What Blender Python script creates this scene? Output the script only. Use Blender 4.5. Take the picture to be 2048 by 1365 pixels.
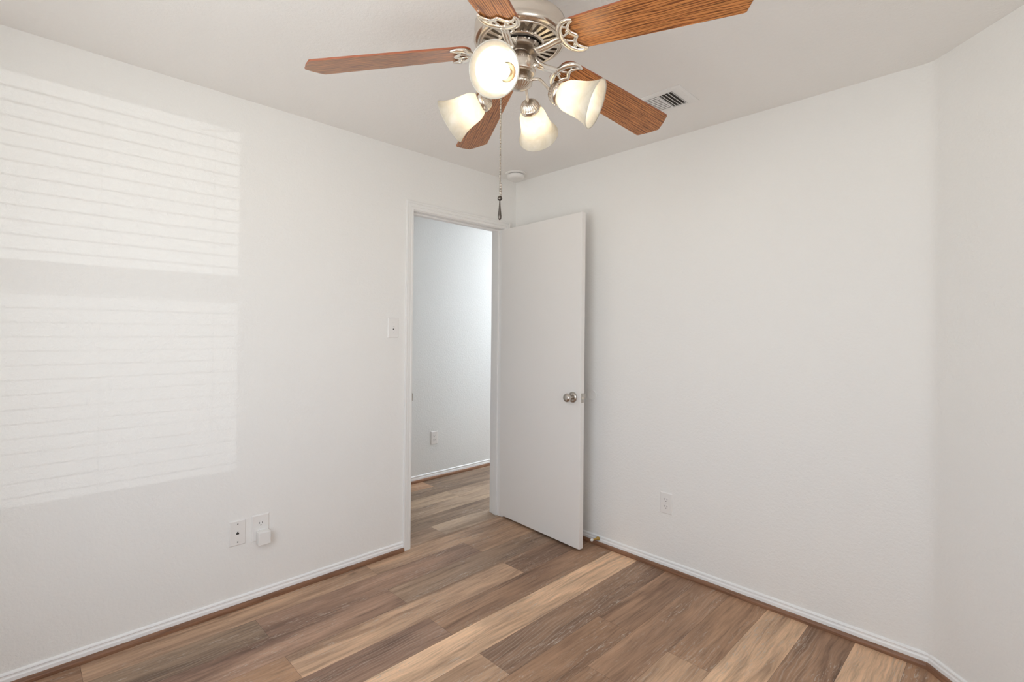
import bpy, bmesh, math, random
from mathutils import Vector, Matrix

random.seed(7)
PI = math.pi
scene = bpy.context.scene
for o in list(bpy.data.objects):
    bpy.data.objects.remove(o, do_unlink=True)
COL = scene.collection

# ------------------------------------------------------------------ dimensions
H = 2.4075                       # ceiling height
XR, YB = 3.02, -3.08             # window wall and rear wall
XHALL = -1.072                   # far wall of the hallway
WT = 0.115                       # partition thickness
Y0, Y1, ZD = -0.887, -0.125, 2.046   # door opening (jamb faces) and head
BX = 2.3103                      # where the right wall turns 45 degrees
FAN = Vector((1.5, -1.525, H))
RW = 1.78                        # centre of the added rear window
WIN_A, WIN_B, WIN_LO, WIN_HI = -2.76, -1.832, 0.498, 1.945   # clear glass area seen from inside

# ------------------------------------------------------------------ camera
def cam_axes(yaw, pitch, roll):
    y, p, r = (math.radians(v) for v in (yaw, pitch, roll))
    fw = Vector((-math.sin(y) * math.cos(p), math.cos(y) * math.cos(p), math.sin(p)))
    rt = Vector((math.cos(y), math.sin(y), 0))
    up = rt.cross(fw)
    return rt * math.cos(r) + up * math.sin(r), up * math.cos(r) - rt * math.sin(r), fw

cam_data = bpy.data.cameras.new('camera')
cam = bpy.data.objects.new('camera', cam_data)
COL.objects.link(cam)
rt, up, fw = cam_axes(46.0874, 0.2595, 0.5478)
cam.matrix_world = Matrix(((rt.x, up.x, -fw.x, 2.5518), (rt.y, up.y, -fw.y, -2.6124),
                           (rt.z, up.z, -fw.z, 1.3147), (0, 0, 0, 1)))
cam_data.sensor_width = 36.0
cam_data.lens = 1000.3766 / 2048 * 36.0
cam_data.shift_x = 25.1704 / 2048
cam_data.shift_y = -22.5968 / 2048
cam_data.clip_start = 0.02
scene.camera = cam

# ------------------------------------------------------------------ colour management and world
scene.view_settings.view_transform = 'Standard'
scene.view_settings.look = 'None'
scene.view_settings.exposure = 0.0
scene.view_settings.gamma = 1.0
scene.view_settings.use_curve_mapping = False
try:
    scene.cycles.use_denoising = True
    scene.cycles.denoiser = 'OPENIMAGEDENOISE'
    scene.cycles.use_adaptive_sampling = False
    scene.cycles.max_bounces = 12
    scene.cycles.diffuse_bounces = 7
    scene.cycles.glossy_bounces = 5
    scene.cycles.transparent_max_bounces = 12
    scene.cycles.sample_clamp_indirect = 6.0
    scene.cycles.caustics_reflective = False
    scene.cycles.caustics_refractive = False
except Exception:
    pass
SKY = 5.75
BULB = 62.0
HALL = 180.0
GLINT = 5600.0
GROUND_FILL = (1.18, 1.195, 1.20, 1)
T1, T2 = 0.93, 0.93
world = bpy.data.worlds.new('overcast_sky')
scene.world = world
world.use_nodes = True
bg = world.node_tree.nodes['Background']
bg.inputs['Strength'].default_value = SKY
# hazy sky above the horizon, lower half brightened to lift the ceiling
wt = world.node_tree
wtc = wt.nodes.new('ShaderNodeTexCoord')
wsep = wt.nodes.new('ShaderNodeSeparateXYZ')
wrp = wt.nodes.new('ShaderNodeValToRGB')
wma = wt.nodes.new('ShaderNodeMath')
wma.operation = 'MULTIPLY_ADD'
wma.inputs[1].default_value = 0.5
wma.inputs[2].default_value = 0.5
wt.links.new(wtc.outputs['Generated'], wsep.inputs[0])
wt.links.new(wsep.outputs['Z'], wma.inputs[0])
wt.links.new(wma.outputs[0], wrp.inputs['Fac'])
wrp.color_ramp.elements[0].position = 0.485
wrp.color_ramp.elements[0].color = GROUND_FILL
wrp.color_ramp.elements[1].position = 0.515
wrp.color_ramp.elements[1].color = (0.94, 1.04, 1.18, 1)
wt.links.new(wrp.outputs['Color'], bg.inputs['Color'])

def light(name, kind, loc, energy, color=(1, 1, 1), target=None, **kw):
    d = bpy.data.lights.new(name, kind)
    d.energy = energy
    d.color = color
    for k, v in kw.items():
        if k != 'portal':
            setattr(d, k, v)
    if kw.get('portal'):
        d.cycles.is_portal = True
    o = bpy.data.objects.new(name, d)
    COL.objects.link(o)
    o.location = loc
    if target is not None:
        o.rotation_euler = (Vector(target) - Vector(loc)).to_track_quat('-Z', 'Y').to_euler()
    return o

# daylight enters through the side window and an added rear one (portals only guide the sampling of the sky)
light('window_portal', 'AREA', (XR + 0.13, (WIN_A + WIN_B) / 2, 1.22), 1, target=(0, (WIN_A + WIN_B) / 2, 1.22),
      shape='RECTANGLE', size=0.98, size_y=1.50, portal=True)
light('fill_window_portal', 'AREA', (RW, YB - 0.13, 1.36), 1, target=(RW, 0, 1.36),
      shape='RECTANGLE', size=1.36, size_y=1.36, portal=True)
# low sun bounced off a windshield across the street: throws the blind's pattern on the left wall
light('reflected_sun', 'SPOT', (33.0, -1.5, -1.0), GLINT, (0.94, 0.99, 1.0), target=(XR, -2.29, 1.22),
      spot_size=math.radians(8.0), spot_blend=0.2, shadow_soft_size=0.012)

# ------------------------------------------------------------------ materials
def new_mat(name):
    m = bpy.data.materials.new(name)
    m.use_nodes = True
    nt = m.node_tree
    return m, nt, nt.nodes['Principled BSDF']

def N(nt, t, **kw):
    n = nt.nodes.new(t)
    for k, v in kw.items():
        setattr(n, k, v)
    return n

def setin(n, **kw):
    for k, v in kw.items():
        n.inputs[k.replace('_', ' ')].default_value = v

def mapped(nt, scale, rot=(0, 0, 0), coord='Object', add=None):
    tc = N(nt, 'ShaderNodeTexCoord')
    mp = N(nt, 'ShaderNodeMapping')
    mp.inputs['Scale'].default_value = scale
    mp.inputs['Rotation'].default_value = rot
    src = tc.outputs[coord]
    if add is not None:
        va = N(nt, 'ShaderNodeVectorMath', operation='ADD')
        nt.links.new(src, va.inputs[0])
        nt.links.new(add, va.inputs[1])
        src = va.outputs[0]
    nt.links.new(src, mp.inputs['Vector'])
    return mp.outputs['Vector']

def noise(nt, vec, scale=1.0, detail=4.0, rough=0.55, distort=0.0):
    n = N(nt, 'ShaderNodeTexNoise')
    setin(n, Scale=scale, Detail=detail, Roughness=rough, Distortion=distort)
    nt.links.new(vec, n.inputs['Vector'])
    return n.outputs['Fac']

def ramp(nt, fac, stops):
    r = N(nt, 'ShaderNodeValToRGB')
    e = r.color_ramp.elements
    while len(e) < len(stops):
        e.new(0.5)
    for el, (p, c) in zip(e, stops):
        el.position = p
        el.color = c if len(c) == 4 else (*c, 1)
    nt.links.new(fac, r.inputs['Fac'])
    return r.outputs['Color']

def mix(nt, a, b, fac, mode='MIX'):
    m = N(nt, 'ShaderNodeMix', data_type='RGBA', blend_type=mode)
    for sock, v in ((0, fac), (6, a), (7, b)):
        if isinstance(v, (int, float)):
            m.inputs[sock].default_value = v
        elif isinstance(v, tuple):
            m.inputs[sock].default_value = v if len(v) == 4 else (*v, 1)
        else:
            nt.links.new(v, m.inputs[sock])
    return m.outputs[2]

def bump(nt, bsdf, height, strength, dist):
    b = N(nt, 'ShaderNodeBump')
    setin(b, Strength=strength, Distance=dist)
    nt.links.new(height, b.inputs['Height'])
    nt.links.new(b.outputs['Normal'], bsdf.inputs['Normal'])

def g(v):
    return (v, v, v)

def plain(name, color, rough=0.5, metal=0.0, spec=0.5):
    m, nt, b = new_mat(name)
    setin(b, Base_Color=(*color, 1), Roughness=rough, Metallic=metal)
    b.inputs['Specular IOR Level'].default_value = spec
    return m

def paint(name, color, rough=0.75, tex=0.25, sc=70.0):
    m, nt, b = new_mat(name)
    v = mapped(nt, (1, 1, 1))
    big = noise(nt, v, 1.3, 2)
    c = mix(nt, tuple(x * 0.985 for x in color), tuple(min(1, x * 1.01) for x in color), big)
    nt.links.new(c, b.inputs['Base Color'])
    setin(b, Roughness=rough)
    b.inputs['Specular IOR Level'].default_value = 0.25
    h = noise(nt, v, sc, 5, 0.6, 0.4)
    bump(nt, b, ramp(nt, h, [(0.38, g(0)), (0.62, g(1))]), tex, 0.0022)
    return m

M_WALL = paint('wall_paint', (0.875, 0.862, 0.840), tex=0.32)
M_CEIL = paint('ceiling_paint', (0.90, 0.885, 0.865), tex=0.25)
M_HALL = paint('hall_paint', (0.82, 0.825, 0.815), tex=0.32)
M_TRIM = plain('trim_paint', (0.85, 0.84, 0.825), 0.38)
M_BASE = plain('baseboard_paint', (0.92, 0.925, 0.925), 0.32)
M_DOOR = paint('door_paint', (0.85, 0.825, 0.80), rough=0.42, tex=0.03, sc=30)
M_PLASTIC = plain('white_plastic', (0.84, 0.82, 0.80), 0.35)
M_DARK = plain('dark_slot', (0.035, 0.03, 0.028), 0.6)
M_SCREW = plain('grey_screw', (0.30, 0.29, 0.28), 0.4, 0.6)
M_BRASS = plain('brass', (0.62, 0.42, 0.13), 0.28, 1.0)
M_RUBBER = plain('white_rubber', (0.82, 0.81, 0.79), 0.6)
M_DUCT = plain('duct_interior', (0.10, 0.09, 0.08), 0.8)
M_BULBCAP = plain('screw_shell', (0.75, 0.70, 0.62), 0.3, 1.0)

def nickel(name, color, rough, aniso=0.0):
    m, nt, b = new_mat(name)
    v = mapped(nt, (30, 30, 60))
    f = noise(nt, v, 6, 3)
    r = ramp(nt, f, [(0.3, g(rough * 0.8)), (0.7, g(rough * 1.25))])
    nt.links.new(r, b.inputs['Roughness'])
    setin(b, Base_Color=(*color, 1), Metallic=1.0)
    return m

M_NICKEL = nickel('brushed_nickel', (0.70, 0.635, 0.56), 0.22)
M_CAST = nickel('cast_nickel', (0.88, 0.84, 0.78), 0.20)
M_CORE = plain('motor_core_metal', (0.22, 0.185, 0.155), 0.5, 0.7)
M_FLY = nickel('dark_flywheel_metal', (0.36, 0.30, 0.25), 0.38)
M_KNOB = plain('satin_nickel', (0.56, 0.52, 0.48), 0.27, 1.0)
M_CHAIN = nickel('chain_nickel', (0.46, 0.42, 0.37), 0.18)
M_FOB = nickel('dark_pewter', (0.13, 0.11, 0.095), 0.34)

def floor_mat():
    m, nt, b = new_mat('oak_vinyl_planks')
    tone = N(nt, 'ShaderNodeAttribute', attribute_name='tone').outputs['Color']
    seed = N(nt, 'ShaderNodeAttribute', attribute_name='seed').outputs['Color']
    off = N(nt, 'ShaderNodeVectorMath', operation='SCALE')
    nt.links.new(seed, off.inputs[0])
    off.inputs['Scale'].default_value = 40.0
    off = off.outputs[0]
    # the fibres wander: a slow sideways warp plus a small wobble
    wn = N(nt, 'ShaderNodeTexNoise')
    setin(wn, Scale=1.0, Detail=4.0, Roughness=0.6)
    nt.links.new(mapped(nt, (5.0, 2.6, 1), add=off), wn.inputs['Vector'])
    wm = N(nt, 'ShaderNodeMath', operation='MULTIPLY_ADD')
    wm.inputs[1].default_value = 0.042
    wm.inputs[2].default_value = -0.021
    nt.links.new(wn.outputs['Fac'], wm.inputs[0])
    wc_ = N(nt, 'ShaderNodeCombineXYZ')
    nt.links.new(wm.outputs[0], wc_.inputs[0])
    wa = N(nt, 'ShaderNodeVectorMath', operation='ADD')
    nt.links.new(off, wa.inputs[0])
    nt.links.new(wc_.outputs[0], wa.inputs[1])
    off = wa.outputs[0]
    # broad cloudy tone inside a plank
    broad = noise(nt, mapped(nt, (6.0, 1.0, 1), add=off), 1.0, 4, 0.55, 0.6)
    col = mix(nt, mix(nt, tone, (0.60, 0.57, 0.57), 1.0, 'MULTIPLY'), mix(nt, tone, (1.24, 1.22, 1.18), 1.0, 'MULTIPLY'),
              ramp(nt, broad, [(0.28, g(0)), (0.72, g(1))]))
    # long fibre streaks
    st = noise(nt, mapped(nt, (80, 4.2, 1), add=off), 1.0, 6, 0.68, 0.3)
    col = mix(nt, col, ramp(nt, st, [(0.28, g(0.52)), (0.5, g(1.0)), (0.72, g(1.30))]), 0.78, 'MULTIPLY')
    # dark smoky mineral streaks
    sm = noise(nt, mapped(nt, (13, 0.9, 1), add=off), 1.0, 5, 0.62, 1.1)
    col = mix(nt, col, (0.58, 0.55, 0.55), ramp(nt, sm, [(0.50, g(0)), (0.68, g(0.95))]), 'MULTIPLY')
    # cathedral figure
    wv = N(nt, 'ShaderNodeTexWave', wave_type='RINGS', rings_direction='Z')
    setin(wv, Scale=7.0, Distortion=6.0, Detail=3.0, Detail_Scale=1.2)
    nt.links.new(mapped(nt, (3.2, 0.42, 1), add=off), wv.inputs['Vector'])
    msk = ramp(nt, noise(nt, mapped(nt, (4.5, 0.9, 1), add=off), 1.3, 2), [(0.50, g(0)), (0.66, g(1))])
    figure = mix(nt, g(0.0), ramp(nt, wv.outputs['Fac'], [(0.82, g(0)), (0.98, g(0.34))]), msk)
    # limed pores: short whitish ticks
    tick = ramp(nt, noise(nt, mapped(nt, (150, 17, 1), add=off), 1.0, 3, 0.7, 1.2), [(0.56, g(0)), (0.66, g(0.9))])
    tmask = ramp(nt, noise(nt, mapped(nt, (11, 1.6, 1), add=off), 1.0, 3), [(0.46, g(0)), (0.60, g(1))])
    lime = mix(nt, g(0), tick, tmask)
    lime = mix(nt, lime, figure, 1.0, 'ADD')
    col = mix(nt, col, (0.56, 0.47, 0.39), lime)
    # knots
    vor = N(nt, 'ShaderNodeTexVoronoi', feature='F1')
    setin(vor, Scale=1.0, Randomness=1.0)
    nt.links.new(mapped(nt, (5.6, 2.4, 1), add=off), vor.inputs['Vector'])
    col = mix(nt, col, (0.10, 0.065, 0.045), ramp(nt, vor.outputs['Distance'], [(0.03, g(0.65)), (0.10, g(0))]))
    nt.links.new(col, b.inputs['Base Color'])
    setin(b, Roughness=0.46)
    b.inputs['Specular IOR Level'].default_value = 0.28
    bump(nt, b, st, 0.12, 0.001)
    return m

M_FLOOR = floor_mat()
M_GROOVE = plain('plank_joint', (0.06, 0.04, 0.03), 0.8)

def shoe_mat():
    m, nt, b = new_mat('brown_shoe_wood')
    v = mapped(nt, (5, 5, 120))
    n = noise(nt, v, 1.0, 5, 0.6)
    nt.links.new(ramp(nt, n, [(0.3, (0.17, 0.082, 0.045)), (0.7, (0.33, 0.17, 0.098))]), b.inputs['Base Color'])
    setin(b, Roughness=0.42)
    return m

M_SHOE = shoe_mat()

def blade_mat():
    m, nt, b = new_mat('cherry_oak_laminate')
    info = N(nt, 'ShaderNodeObjectInfo')
    off = N(nt, 'ShaderNodeVectorMath', operation='SCALE')
    comb = N(nt, 'ShaderNodeCombineXYZ')
    nt.links.new(info.outputs['Random'], comb.inputs[0])
    nt.links.new(comb.outputs[0], off.inputs[0])
    off.inputs['Scale'].default_value = 9.0
    off = off.outputs[0]
    wv = N(nt, 'ShaderNodeTexWave', wave_type='BANDS', bands_direction='Y', wave_profile='SAW')
    setin(wv, Scale=1.0, Distortion=14.0, Detail=3.5, Detail_Scale=0.9, Detail_Roughness=0.6)
    nt.links.new(mapped(nt, (2.6, 44, 1), add=off), wv.inputs['Vector'])
    fine = noise(nt, mapped(nt, (14, 330, 1), add=off), 1.0, 4, 0.6, 0.2)
    c1 = ramp(nt, wv.outputs['Fac'], [(0.0, (0.50, 0.195, 0.060)), (0.46, (0.56, 0.235, 0.078)), (0.62, (0.40, 0.145, 0.045)), (0.76, (0.20, 0.066, 0.024)), (0.93, (0.16, 0.052, 0.019)), (1.0, (0.42, 0.165, 0.054))])
    c2 = mix(nt, c1, ramp(nt, fine, [(0.36, g(0.42)), (0.52, g(1.0)), (0.70, g(1.12))]), 0.85, 'MULTIPLY')
    nt.links.new(c2, b.inputs['Base Color'])
    setin(b, Roughness=0.34, Coat_Weight=0.5, Coat_Roughness=0.16)
    b.inputs['Specular IOR Level'].default_value = 0.2
    return m

M_BLADE = blade_mat()
M_BLADE_EDGE = plain('blade_edge', (0.30, 0.085, 0.035), 0.4)

def shade_mat():
    m, nt, b = new_mat('alabaster_glass')
    v = mapped(nt, (1, 1, 1))
    n = noise(nt, v, 26, 4, 0.6, 1.2)
    c = ramp(nt, n, [(0.3, (0.72, 0.70, 0.64)), (0.7, (0.84, 0.83, 0.80))])
    d = N(nt, 'ShaderNodeBsdfDiffuse')
    t = N(nt, 'ShaderNodeBsdfTranslucent')
    gl = N(nt, 'ShaderNodeBsdfGlossy')
    setin(gl, Roughness=0.12)
    nt.links.new(c, d.inputs['Color'])
    nt.links.new(c, t.inputs['Color'])
    m1 = N(nt, 'ShaderNodeMixShader')
    m1.inputs[0].default_value = 0.68
    nt.links.new(d.outputs[0], m1.inputs[1])
    nt.links.new(t.outputs[0], m1.inputs[2])
    m2 = N(nt, 'ShaderNodeMixShader')
    m2.inputs[0].default_value = 0.05
    nt.links.new(m1.outputs[0], m2.inputs[1])
    nt.links.new(gl.outputs[0], m2.inputs[2])
    nt.links.new(m2.outputs[0], nt.nodes['Material Output'].inputs['Surface'])
    return m

M_SHADE = shade_mat()

def emit(name, color, strength):
    m, nt, b = new_mat(name)
    setin(b, Base_Color=(0.9, 0.9, 0.88, 1), Roughness=0.3)
    b.inputs['Emission Color'].default_value = (*color, 1)
    b.inputs['Emission Strength'].default_value = strength
    return m

M_BULB = emit('lit_bulb', (1.0, 0.83, 0.60), BULB)
M_HALLGLOW = emit('lit_hall_globe', (0.91, 0.975, 1.05), HALL)

def pane_mat(name, transp, tint):
    m, nt, b = new_mat(name)
    t = N(nt, 'ShaderNodeBsdfTransparent')
    t.inputs[0].default_value = (*tint, 1)
    gl = N(nt, 'ShaderNodeBsdfGlossy')
    setin(gl, Roughness=0.02)
    ms = N(nt, 'ShaderNodeMixShader')
    ms.inputs[0].default_value = 1 - transp
    nt.links.new(t.outputs[0], ms.inputs[1])
    nt.links.new(gl.outputs[0], ms.inputs[2])
    nt.links.new(ms.outputs[0], nt.nodes['Material Output'].inputs['Surface'])
    return m

M_PANE = pane_mat('window_glass', T2, (0.97, 0.985, 0.98))
M_PANE_TINT = pane_mat('tinted_window_glass', 0.93, (T1, T1, T1))

def screen_mat():
    m, nt, b = new_mat('insect_screen')
    t = N(nt, 'ShaderNodeBsdfTransparent')
    d = N(nt, 'ShaderNodeBsdfDiffuse')
    d.inputs[0].default_value = (0.12, 0.12, 0.12, 1)
    ms = N(nt, 'ShaderNodeMixShader')
    ms.inputs[0].default_value = 0.16
    nt.links.new(t.outputs[0], ms.inputs[1])
    nt.links.new(d.outputs[0], ms.inputs[2])
    nt.links.new(ms.outputs[0], nt.nodes['Material Output'].inputs['Surface'])
    return m

M_SCREEN = screen_mat()

# ------------------------------------------------------------------ mesh helpers
def add_box(bm, lo, hi, mi=0, mat=None):
    vs = [bm.verts.new((x, y, z)) for x in (lo[0], hi[0]) for y in (lo[1], hi[1]) for z in (lo[2], hi[2])]
    if mat is not None:
        for v in vs:
            v.co = mat @ v.co
    out = []
    for q in ((0, 1, 3, 2), (4, 6, 7, 5), (0, 4, 5, 1), (2, 3, 7, 6), (0, 2, 6, 4), (1, 5, 7, 3)):
        f = bm.faces.new([vs[i] for i in q])
        f.material_index = mi
        out.append(f)
    return out

def add_prism(bm, pts, z0, z1, mi=0, mi_side=None, fn=None):
    fn = fn or (lambda x, y, z: (x, y, z))
    a = [bm.verts.new(fn(x, y, z0)) for x, y in pts]
    b = [bm.verts.new(fn(x, y, z1)) for x, y in pts]
    n = len(pts)
    bm.faces.new(a[::-1]).material_index = mi
    bm.faces.new(b).material_index = mi
    for i in range(n):
        bm.faces.new((a[i], a[(i + 1) % n], b[(i + 1) % n], b[i])).material_index = mi if mi_side is None else mi_side

def add_lathe(bm, prof, seg=48, mat=None, mi=0, flute=None):
    """prof: (radius, z) pairs turned about z; flute(k, i) scales a radius."""
    rings = []
    for k, (r, z) in enumerate(prof):
        if r < 1e-6:
            rings.append([bm.verts.new((0, 0, z))])
        else:
            rings.append([bm.verts.new((r * (flute(k, i) if flute else 1) * math.cos(2 * PI * i / seg),
                                        r * (flute(k, i) if flute else 1) * math.sin(2 * PI * i / seg), z)) for i in range(seg)])
    for a, b in zip(rings, rings[1:]):
        if len(a) == 1 and len(b) == 1:
            continue
        for i in range(seg):
            j = (i + 1) % seg
            if len(a) == 1:
                f = bm.faces.new((a[0], b[j], b[i]))
            elif len(b) == 1:
                f = bm.faces.new((a[i], a[j], b[0]))
            else:
                f = bm.faces.new((a[i], a[j], b[j], b[i]))
            f.material_index = mi
            f.smooth = True
    if mat is not None:
        for r in rings:
            for v in r:
                v.co = mat @ v.co

def smooth_path(pts, n=8):
    P = [Vector(p) for p in pts]
    P = [P[0] * 2 - P[1]] + P + [P[-1] * 2 - P[-2]]
    out = []
    for i in range(1, len(P) - 2):
        for k in range(n):
            t = k / n
            out.append(0.5 * (2 * P[i] + (P[i + 1] - P[i - 1]) * t + (2 * P[i - 1] - 5 * P[i] + 4 * P[i + 1] - P[i + 2]) * t * t
                              + (3 * P[i] - P[i - 1] - 3 * P[i + 1] + P[i + 2]) * t ** 3))
    out.append(P[-2])
    return out

def add_tube(bm, pts, rad, seg=10, flat=1.0, mi=0, cap=True):
    """rad: a number or function of 0..1; flat squashes the section along its own vertical."""
    n = len(pts)
    rings = []
    side = None
    for i, p in enumerate(pts):
        t = (pts[min(i + 1, n - 1)] - pts[max(i - 1, 0)]).normalized()
        ref = Vector((0, 0, 1)) if abs(t.z) < 0.95 else Vector((0, 1, 0))
        s = t.cross(ref).normalized()
        if side is not None and s.dot(side) < 0:
            s = -s
        side = s
        u = s.cross(t).normalized()
        r = rad(i / (n - 1)) if callable(rad) else rad
        rings.append([bm.verts.new(p + s * r * math.cos(2 * PI * k / seg) + u * r * flat * math.sin(2 * PI * k / seg)) for k in range(seg)])
    for a, b in zip(rings, rings[1:]):
        for k in range(seg):
            f = bm.faces.new((a[k], a[(k + 1) % seg], b[(k + 1) % seg], b[k]))
            f.smooth = True
            f.material_index = mi
    if cap:
        bm.faces.new(rings[0][::-1]).material_index = mi
        bm.faces.new(rings[-1]).material_index = mi

def add_ball(bm, c, r, seg=12, sz=1.0, mi=0, mat=None):
    prof = [(r * math.sin(PI * k / 8) if 0 < k < 8 else 0, r * sz * -math.cos(PI * k / 8)) for k in range(9)]
    m = Matrix.Translation(Vector(c))
    add_lathe(bm, prof, seg, (mat @ m) if mat is not None else m, mi)

def obj(name, bm, mats, parent=None, matrix=None, bevel=0.0, bseg=2, auto=True):
    bmesh.ops.recalc_face_normals(bm, faces=bm.faces)
    me = bpy.data.meshes.new(name)
    bm.to_mesh(me)
    bm.free()
    for m in (mats if isinstance(mats, (list, tuple)) else [mats]):
        me.materials.append(m)
    o = bpy.data.objects.new(name, me)
    COL.objects.link(o)
    if parent is not None:
        o.parent = parent
    if matrix is not None:
        o.matrix_local = matrix
    if bevel > 0:
        md = o.modifiers.new('bevel', 'BEVEL')
        md.width = bevel
        md.segments = bseg
        md.limit_method = 'ANGLE'
        md.angle_limit = math.radians(40)
    return o

def tag(o, label, cat, group=None, kind=None):
    o['label'] = label
    o['category'] = cat
    if group:
        o['group'] = group
    if kind:
        o['kind'] = kind
    return o

def thing(name, label, cat, matrix=None, group=None, kind=None):
    o = bpy.data.objects.new(name, None)
    COL.objects.link(o)
    o.empty_display_size = 0.05
    if matrix is not None:
        o.matrix_world = matrix
    return tag(o, label, cat, group, kind)

def struct(name, bm, mats, label, cat, **kw):
    return tag(obj(name, bm, mats, **kw), label, cat, kind='structure')

def dup(o, parent=None, **loc):
    c = o.copy()
    COL.objects.link(c)
    if parent is not None:
        c.parent = parent
    return c

def frame(origin, xdir, normal):
    """local x along xdir, local y up the wall (world z), local z out of the wall."""
    x, z = Vector(xdir).normalized(), Vector(normal).normalized()
    y = z.cross(x)
    return Matrix(((x.x, y.x, z.x, origin[0]), (x.y, y.y, z.y, origin[1]), (x.z, y.z, z.z, origin[2]), (0, 0, 0, 1)))

# ------------------------------------------------------------------ room shell
def row_planks():
    W, X0, G = 0.1737, 0.507, 0.0004
    lt, tan, pale = (0.67, 0.49, 0.325), (0.36, 0.25, 0.165), (0.40, 0.285, 0.195)
    br, dk, gr, mv = (0.265, 0.168, 0.108), (0.195, 0.128, 0.088), (0.23, 0.172, 0.125), (0.235, 0.155, 0.118)
    md, hl, hd = (0.31, 0.195, 0.12), (0.33, 0.27, 0.20), (0.135, 0.108, 0.082)
    rows = {
        -9: [(-1.28, md), (-0.06, hd), (1.16, hl)], -8: [(-0.7, hd), (0.9, gr)], -7: [(-1.28, hl), (-0.06, hl), (1.16, hd)],
        -6: [(-0.66, hl), (0.6, gr)], -5: [(-0.95, hd), (0.3, gr)], -4: [(-1.82, gr), (-0.602, hl), (0.62, md)],
        -3: [(-3.64, br), (-2.425, pale), (-1.2, pale), (0.02, tan)], -2: [(-3.04, hd), (-1.825, mv), (-0.602, tan), (0.6, br)],
        -1: [(-3.6, br), (-2.42, mv), (-1.246, gr), (-0.02, br)], 0: [(-3.04, md), (-1.825, pale), (-0.606, dk)],
        1: [(-2.46, mv), (-1.243, br), (-0.02, dk)], 2: [(-3.6, br), (-1.86, lt)], 3: [(-2.46, tan), (-1.24, dk)],
        4: [(-3.1, br), (-1.88, md), (-0.66, br)], 5: [(-2.2, md), (-0.98, br)], 6: [(-3.1, md), (-1.885, tan), (-0.665, md)],
        7: [(-2.5, br), (-1.3, lt)], 8: [(-2.9, md), (-1.7, br)], 9: [(-2.5, tan), (-1.25, lt)], 10: [(-1.9, br), (-0.7, md)],
        11: [(-2.4, tan), (-1.2, br)], 12: [(-1.8, md), (-0.6, tan)], 13: [(-2.2, br), (-1.0, tan)], 14: [(-1.7, md), (-0.5, br)],
    }
    out = []
    for k, cuts in rows.items():
        x0, x1 = X0 + W * k, X0 + W * (k + 1)
        ys = [c[0] for c in cuts]
        first = cuts[0]
        if first[0] > YB - 0.2:
            cuts = [(YB - 0.3, cuts[-1][1])] + cuts
        for i, (y, t) in enumerate(cuts):
            y1 = cuts[i + 1][0] if i + 1 < len(cuts) else 2.8
            out.append((x0 + G, max(y, YB - 0.3) + G, x1 - G, y1 - G, t))
    return out

bm = bmesh.new()
tone = bm.loops.layers.float_color.new('tone')
seed = bm.loops.layers.float_color.new('seed')
for f in add_box(bm, (XHALL - 0.2, YB - 0.25, -0.12), (XR + 0.2, 2.75, -0.0012), 1):
    pass
rp = random.Random(11)
for x0, y0, x1, y1, t in row_planks():
    vs = [bm.verts.new(p) for p in ((x0, y0, 0), (x1, y0, 0), (x1, y1, 0), (x0, y1, 0))]
    f = bm.faces.new(vs)
    s = (rp.random(), rp.random(), rp.random(), 1)
    j = 0.96 + 0.08 * rp.random()
    for lp in f.loops:
        lp[tone] = tuple(1.42 * j * w * (0.68 * c + 0.32 * a) for c, a, w in zip(t, (0.31, 0.215, 0.145), (1.04, 0.985, 0.975))) + (1,)
        lp[seed] = s
struct('floor', bm, [M_FLOOR, M_GROOVE], 'brown and tan wood plank floor running from the bedroom into the hallway', 'floor')

bm = bmesh.new()
add_box(bm, (XHALL - 0.2, YB - 0.25, H), (XR + 0.2, 2.75, H + 0.12))
struct('ceiling', bm, M_CEIL, 'flat off-white textured ceiling above the bedroom', 'ceiling')

bm = bmesh.new()
add_box(bm, (-WT, YB - 0.15, 0), (0, Y0 - 0.02, H))
add_box(bm, (-WT, Y0 - 0.02, ZD + 0.02), (0, Y1 + 0.02, H))
add_box(bm, (-WT, Y1 + 0.02, 0), (0, 0.0, H))
struct('wall_left', bm, M_WALL, 'white wall holding the doorway, with striped window light on it', 'wall')

bm = bmesh.new()
add_box(bm, (-WT, 0, 0), (BX - 0.024, 0.12, H))
struct('wall_right', bm, M_WALL, 'off-white wall behind the open door', 'wall')

# diagonal wall with a rounded drywall corner towards the right wall
d45 = math.radians(44.3)
dx, dy = math.cos(d45), -math.sin(d45)
L45 = (XR - BX) / dx
r = 0.075
tl = r * math.tan(d45 / 2)
arc = []
cx, cy = BX - tl, -r
for i in range(9):
    a = PI / 2 - d45 * i / 8
    arc.append((cx + r * math.cos(a), cy + r * math.sin(a)))
pts = [(BX - 0.024, 0.0), ] + arc + [(XR, L45 * dy), (XR + 0.12, L45 * dy + 0.12), (BX + 0.03, 0.12), (BX - 0.024, 0.12)]
if abs(arc[0][0] - (BX - 0.024)) < 0.008:
    pts = pts[1:]
bm = bmesh.new()
add_prism(bm, pts, 0, H)
for f in bm.faces:
    if abs(f.normal.z) < 0.5:
        f.smooth = False
struct('wall_diagonal', bm, M_WALL, 'off-white diagonal wall at the far right of the room', 'wall')

def wall_with_window(axis, pos, out, a0, a1, w0, w1, z0, z1):
    """wall along x or y with one opening"""
    bm = bmesh.new()
    def bx(u0, u1, za, zb):
        lo, hi = sorted((pos, pos + out))
        if axis == 'y':
            add_box(bm, (lo, u0, za), (hi, u1, zb))
        else:
            add_box(bm, (u0, lo, za), (u1, hi, zb))
    bx(a0, w0, 0, H)
    bx(w1, a1, 0, H)
    bx(w0, w1, 0, z0)
    bx(w0, w1, z1, H)
    return bm

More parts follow.
